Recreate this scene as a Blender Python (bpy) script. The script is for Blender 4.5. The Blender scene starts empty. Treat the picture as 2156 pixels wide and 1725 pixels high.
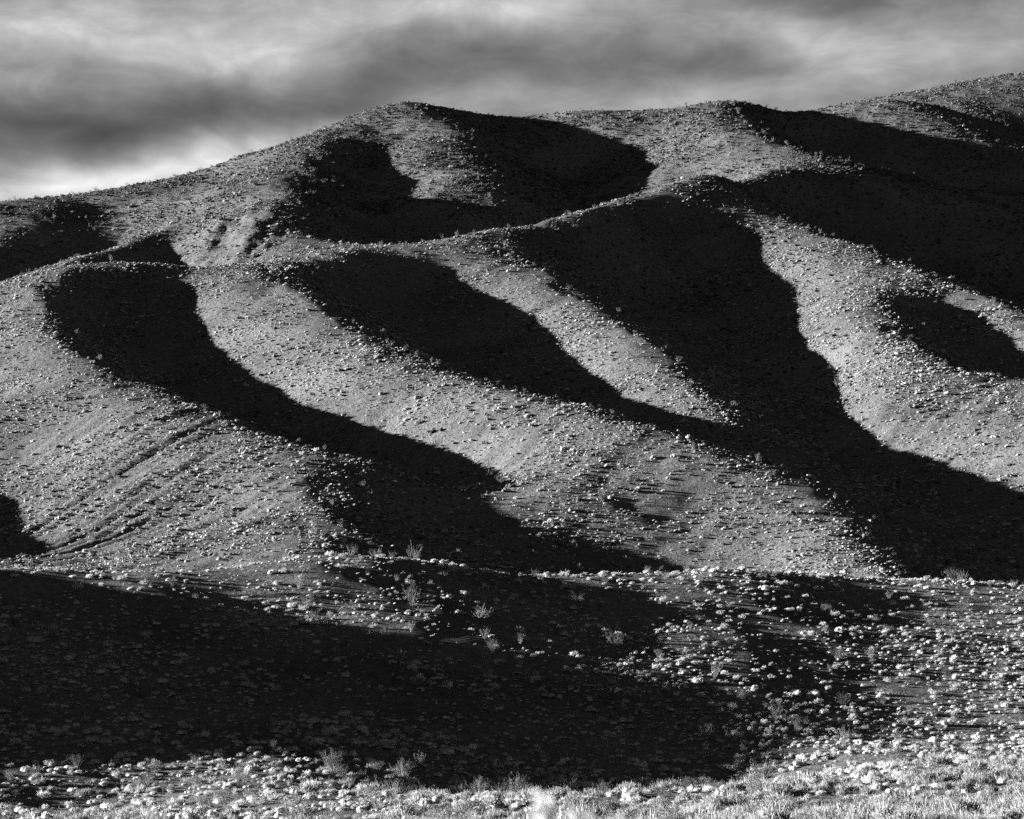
import bpy, math, random
import numpy as np

# ------------------------------------------------------------------ camera, light, exposure
sc = bpy.context.scene
EYE = 1.7                                     # eye height above the spot the camera stands on
PITCH = math.atan((1640.0 - 862.5) / 6114.0)
SUN_AZ, SUN_EL = math.radians(5), math.radians(9)
LDIR = np.array([-math.cos(SUN_EL) * math.cos(SUN_AZ), math.cos(SUN_EL) * math.sin(SUN_AZ), math.sin(SUN_EL)])

cam_d = bpy.data.cameras.new('camera'); cam = bpy.data.objects.new('camera', cam_d)
sc.collection.objects.link(cam); sc.camera = cam
cam.location = (0, 0, EYE); cam.rotation_euler = (math.pi / 2 + PITCH, 0, 0)
cam_d.sensor_width = 36; cam_d.lens = 36 * 6114.0 / 2156.0
cam_d.clip_start = .2; cam_d.clip_end = 20000
cam_d.dof.use_dof = True; cam_d.dof.focus_distance = 430; cam_d.dof.aperture_fstop = 5.6

sun_d = bpy.data.lights.new('sun', 'SUN'); sun = bpy.data.objects.new('sun', sun_d)
sc.collection.objects.link(sun); sun_d.energy = 5.0; sun_d.angle = math.radians(.5)
from mathutils import Vector
sun.rotation_euler = Vector(LDIR).to_track_quat('Z', 'Y').to_euler()
sun.location = (-60, 20, 160)

sc.view_settings.view_transform = 'Standard'; sc.view_settings.look = 'None'
sc.view_settings.gamma = 1; sc.view_settings.use_curve_mapping = False
sc.view_settings.exposure = 3.7
sc.cycles.use_denoising = False
sc.cycles.max_bounces = 4; sc.cycles.diffuse_bounces = 2; sc.cycles.transparent_max_bounces = 4

world = bpy.data.worlds.new('World'); sc.world = world; world.use_nodes = True
WN, WL = world.node_tree.nodes, world.node_tree.links; WN.clear()
def wn(t, **k):
    n = WN.new(t)
    for a, b in k.items(): setattr(n, a, b)
    return n
def wmath(op, a, b=None, c=None, clamp=False):
    n = wn('ShaderNodeMath', operation=op); n.use_clamp = clamp
    for i, v in enumerate((a, b, c)):
        if v is None: continue
        if isinstance(v, (int, float)): n.inputs[i].default_value = v
        else: WL.new(v, n.inputs[i])
    return n.outputs[0]
tc = wn('ShaderNodeTexCoord'); sep = wn('ShaderNodeSeparateXYZ'); WL.new(tc.outputs['Generated'], sep.inputs[0])
azim = wmath('ARCTAN2', sep.outputs[0], sep.outputs[1]); elev = wmath('ARCSINE', sep.outputs[2])
nish = wn('ShaderNodeTexSky', sky_type='NISHITA'); nish.sun_disc = False
nish.sun_elevation = SUN_EL; nish.sun_rotation = math.atan2(LDIR[0], LDIR[1]); nish.air_density = 1.0; nish.dust_density = .6
srgb = wn('ShaderNodeSeparateColor'); WL.new(nish.outputs[0], srgb.inputs[0])
clear = wmath('MULTIPLY_ADD', srgb.outputs[0], .8, wmath('MULTIPLY', srgb.outputs[1], .2))   # red-filtered black and white sky
# cloud layer: soft streaks, coordinates in degrees of the sky dome
cmb = wn('ShaderNodeCombineXYZ'); WL.new(wmath('MULTIPLY', azim, 57.3), cmb.inputs[0]); WL.new(wmath('MULTIPLY', elev, 57.3), cmb.inputs[1])
mp = wn('ShaderNodeMapping'); mp.inputs['Scale'].default_value = (.17, .45, 1); mp.inputs['Rotation'].default_value = (0, 0, math.radians(7))
mp.inputs['Location'].default_value = (3.7, 1.2, 0)
WL.new(cmb.outputs[0], mp.inputs[0])
nz = wn('ShaderNodeTexNoise'); nz.inputs['Scale'].default_value = 1.0; nz.inputs['Detail'].default_value = 9; nz.inputs['Roughness'].default_value = .58; nz.inputs['Distortion'].default_value = .5
WL.new(mp.outputs[0], nz.inputs['Vector'])
wn_ = wn('ShaderNodeTexNoise'); wn_.inputs['Scale'].default_value = .35; wn_.inputs['Detail'].default_value = 3; WL.new(cmb.outputs[0], wn_.inputs['Vector'])
wsp = wn('ShaderNodeSeparateColor'); WL.new(wn_.outputs['Color'], wsp.inputs[0])
azd = wmath('ADD', wmath('MULTIPLY', azim, 57.3), wmath('MULTIPLY_ADD', wsp.outputs[0], 5.0, -2.5))
eld = wmath('ADD', wmath('MULTIPLY', elev, 57.3), wmath('MULTIPLY_ADD', wsp.outputs[1], 1.3, -.65))
def bank(a0, e0, wa, we, tilt):
    """one cloud bank, soft ellipse on the dome"""
    da = wmath('SUBTRACT', azd, a0); de = wmath('SUBTRACT', wmath('SUBTRACT', eld, e0), wmath('MULTIPLY', da, tilt))
    r = wmath('ADD', wmath('POWER', wmath('ABSOLUTE', wmath('DIVIDE', da, wa)), 2.0), wmath('POWER', wmath('ABSOLUTE', wmath('DIVIDE', de, we)), 2.0))
    return wmath('EXPONENT', wmath('MULTIPLY', r, -1.0))
mp2 = wn('ShaderNodeMapping'); mp2.inputs['Scale'].default_value = (.55, 1.3, 1); mp2.inputs['Rotation'].default_value = (0, 0, math.radians(-9)); WL.new(cmb.outputs[0], mp2.inputs[0])
nz2 = wn('ShaderNodeTexNoise'); nz2.inputs['Scale'].default_value = 1.0; nz2.inputs['Detail'].default_value = 8; nz2.inputs['Roughness'].default_value = .6; nz2.inputs['Distortion'].default_value = .9; WL.new(mp2.outputs[0], nz2.inputs['Vector'])
cl = wmath('ADD', wmath('MULTIPLY_ADD', nz.outputs['Fac'], 2.2, -1.1), wmath('MULTIPLY_ADD', nz2.outputs['Fac'], 1.1, -.55))
for a0, e0, wa, we, tilt, amp in (
        (-7.0, 14.5, 5.2, .9, .02, .85), (-8.4, 14.15, 3.0, .35, .03, .22), (-9.3, 12.75, 4.4, .44, .06, -.85), (-4.6, 13.4, 3.0, .45, .1, -.5),
        (-8.0, 11.75, 4.8, .5, .10, 1.1), (-3.9, 12.75, 1.8, .35, .25, .45), (-.3, 14.1, 4.0, .6, -.02, -.55), (-.7, 15.15, 2.0, .35, 0, .5),
        (5.9, 14.7, 1.4, .36, -.12, .6), (8.2, 14.0, 3.0, .6, .03, .38), (8.4, 15.3, 3.0, .3, 0, -.3), (4.0, 14.0, 2.2, .3, -.05, -.4), (1.6, 13.3, 3.0, .35, 0, .3)):
    cl = wmath('MULTIPLY_ADD', bank(a0, e0, wa, we, tilt), amp * 1.2, cl)
cloud = wmath('MULTIPLY', wmath('EXPONENT', cl), .36)
# clouds are dimmed overhead, out of view, to keep sky fill in the shadows low
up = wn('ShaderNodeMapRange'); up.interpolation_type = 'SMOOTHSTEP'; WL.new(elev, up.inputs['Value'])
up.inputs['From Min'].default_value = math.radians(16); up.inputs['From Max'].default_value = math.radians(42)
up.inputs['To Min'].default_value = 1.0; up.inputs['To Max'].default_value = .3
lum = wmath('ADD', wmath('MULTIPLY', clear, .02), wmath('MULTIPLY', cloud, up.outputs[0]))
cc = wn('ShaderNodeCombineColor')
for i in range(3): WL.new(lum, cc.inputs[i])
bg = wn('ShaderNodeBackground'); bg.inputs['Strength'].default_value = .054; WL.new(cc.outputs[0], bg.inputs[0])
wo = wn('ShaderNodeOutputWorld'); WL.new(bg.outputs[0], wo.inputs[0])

# ------------------------------------------------------------------ noise helpers
rng = np.random.default_rng(7); random.seed(7)
_PERM = rng.random((256, 256))
def vnoise(x, y):
    """smooth value noise in -1..1"""
    xi = np.floor(x).astype(int); yi = np.floor(y).astype(int); fx = x - xi; fy = y - yi
    u = fx * fx * fx * (fx * (fx * 6 - 15) + 10); v = fy * fy * fy * (fy * (fy * 6 - 15) + 10)
    a = _PERM[xi & 255, yi & 255]; b = _PERM[(xi + 1) & 255, yi & 255]; c = _PERM[xi & 255, (yi + 1) & 255]; d = _PERM[(xi + 1) & 255, (yi + 1) & 255]
    return ((a * (1 - u) + b * u) * (1 - v) + (c * (1 - u) + d * u) * v) * 2 - 1
def fbm(x, y, n=4, g=.5):
    s = 0; a = 1
    for k in range(n): s = s + a * vnoise(x + 17.3 * k, y - 9.1 * k); x = x * 2.03; y = y * 2.03; a *= g
    return s
def sstep(a, b, x):
    t = np.clip((x - a) / (b - a), 0, 1); return t * t * (3 - 2 * t)

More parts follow.
